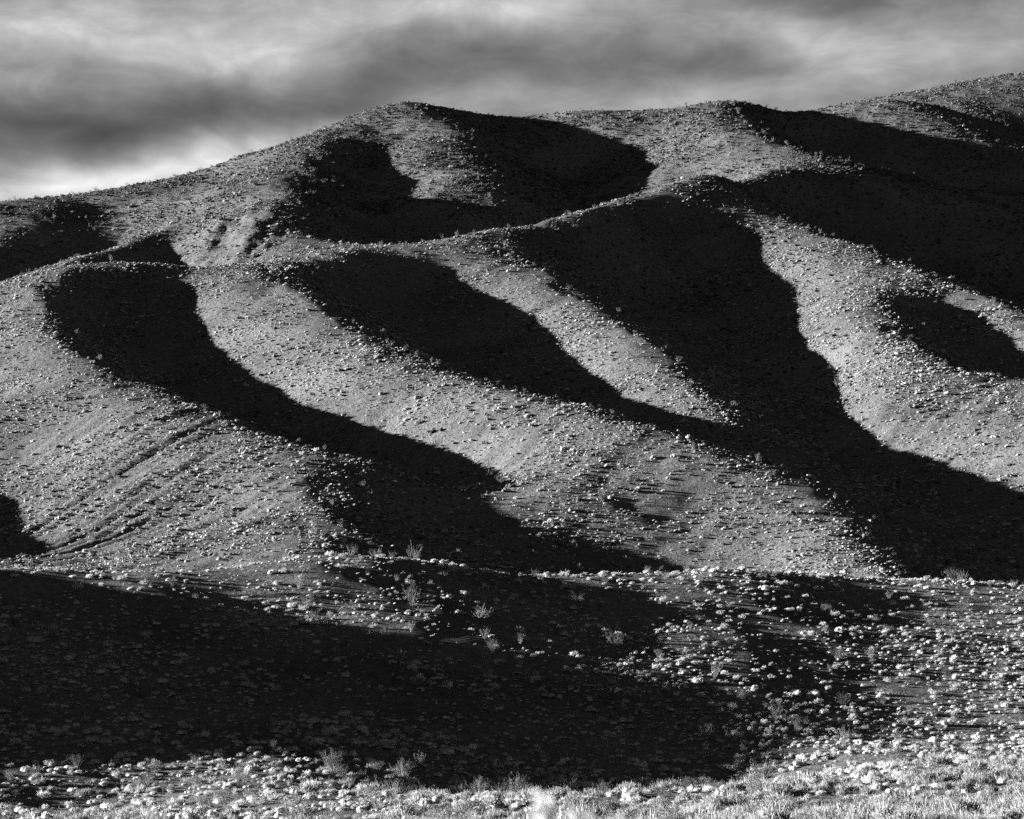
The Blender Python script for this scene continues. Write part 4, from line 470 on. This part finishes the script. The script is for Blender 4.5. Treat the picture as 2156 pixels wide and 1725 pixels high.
link('stems', mesh('near_stems', np.concatenate(Vs) + [0, 0, zb], np.concatenate(Ts), M_TWIG), b); link('foliage', mesh('near_foliage', V2 + [0, 0, zb], T2, M_TIP), b)
b['category'] = 'bush'; b['label'] = 'blurred bush close to the camera at the bottom edge, only its tips showing'

# dark rocks on the lit slopes
def rock(seed):
    r = np.random.default_rng(seed); th = np.linspace(0, 2 * np.pi, 9)[:-1]; V = []
    for rr, zz in ((1, -.25), (1.05, .15), (.8, .55), (.35, .8)): V.append(np.c_[np.cos(th + .2 * zz) * rr, np.sin(th + .2 * zz) * rr, np.full(8, zz)] * r.uniform(.72, 1.15, (8, 1)))
    V = np.concatenate(V + [np.array([[.05, 0, .85]])]); T = []
    for a in range(3):
        for c in range(8): p, q = a * 8 + c, a * 8 + (c + 1) % 8; T += [(p, q, q + 8), (p, q + 8, p + 8)]
    T += [(24 + c, 24 + (c + 1) % 8, 32) for c in range(8)]; return mesh('rock', V, np.array(T), M_ROCK)
M_ROCK, nt, o_ = mat('dark_rock'); tc_ = N(nt, 'ShaderNodeTexCoord'); nn_ = N(nt, 'ShaderNodeTexNoise', Scale=2.5, Detail=6.0); nt.links.new(tc_.outputs['Object'], nn_.inputs['Vector'])
dd = N(nt, 'ShaderNodeBsdfDiffuse', Roughness=.6); nt.links.new(ramp(nt, nn_.outputs['Fac'], [(.3, .015), (.7, .045)]), dd.inputs['Color']); bb = N(nt, 'ShaderNodeBump', Strength=.8, Distance=.2); nt.links.new(nn_.outputs['Fac'], bb.inputs['Height']); nt.links.new(bb.outputs[0], dd.inputs['Normal']); nt.links.new(dd.outputs[0], o_.inputs[0])
ROCKS = ((-12.6, 460, .62, 'taller dark rock standing upright at the middle spur foot above the shadow'), (-11.2, 459.2, .5, 'dark rock just beside the taller upright rock on the middle spur'),
         (8.4, 434.5, .45, 'small dark rock alone low on the lit middle spur'), (-56.4, 456.5, .6, 'broad dark rock on the rilled left slope near its crest'), (-62.6, 459, .4, 'small dark rock on the rilled left slope, left of the broad rock'))
for k, (x, y, r_, lab) in enumerate(ROCKS):
    o = link('rock', rock(200 + k)); o.location = (x, y, float(ground_z(x, y)) - .05); o.scale = (r_, r_ * .8, r_ * 1.0); o.rotation_euler = (0, 0, k * 1.3)
    o['category'] = 'rock'; o['group'] = 'dark rocks on the lit slopes'; o['label'] = lab
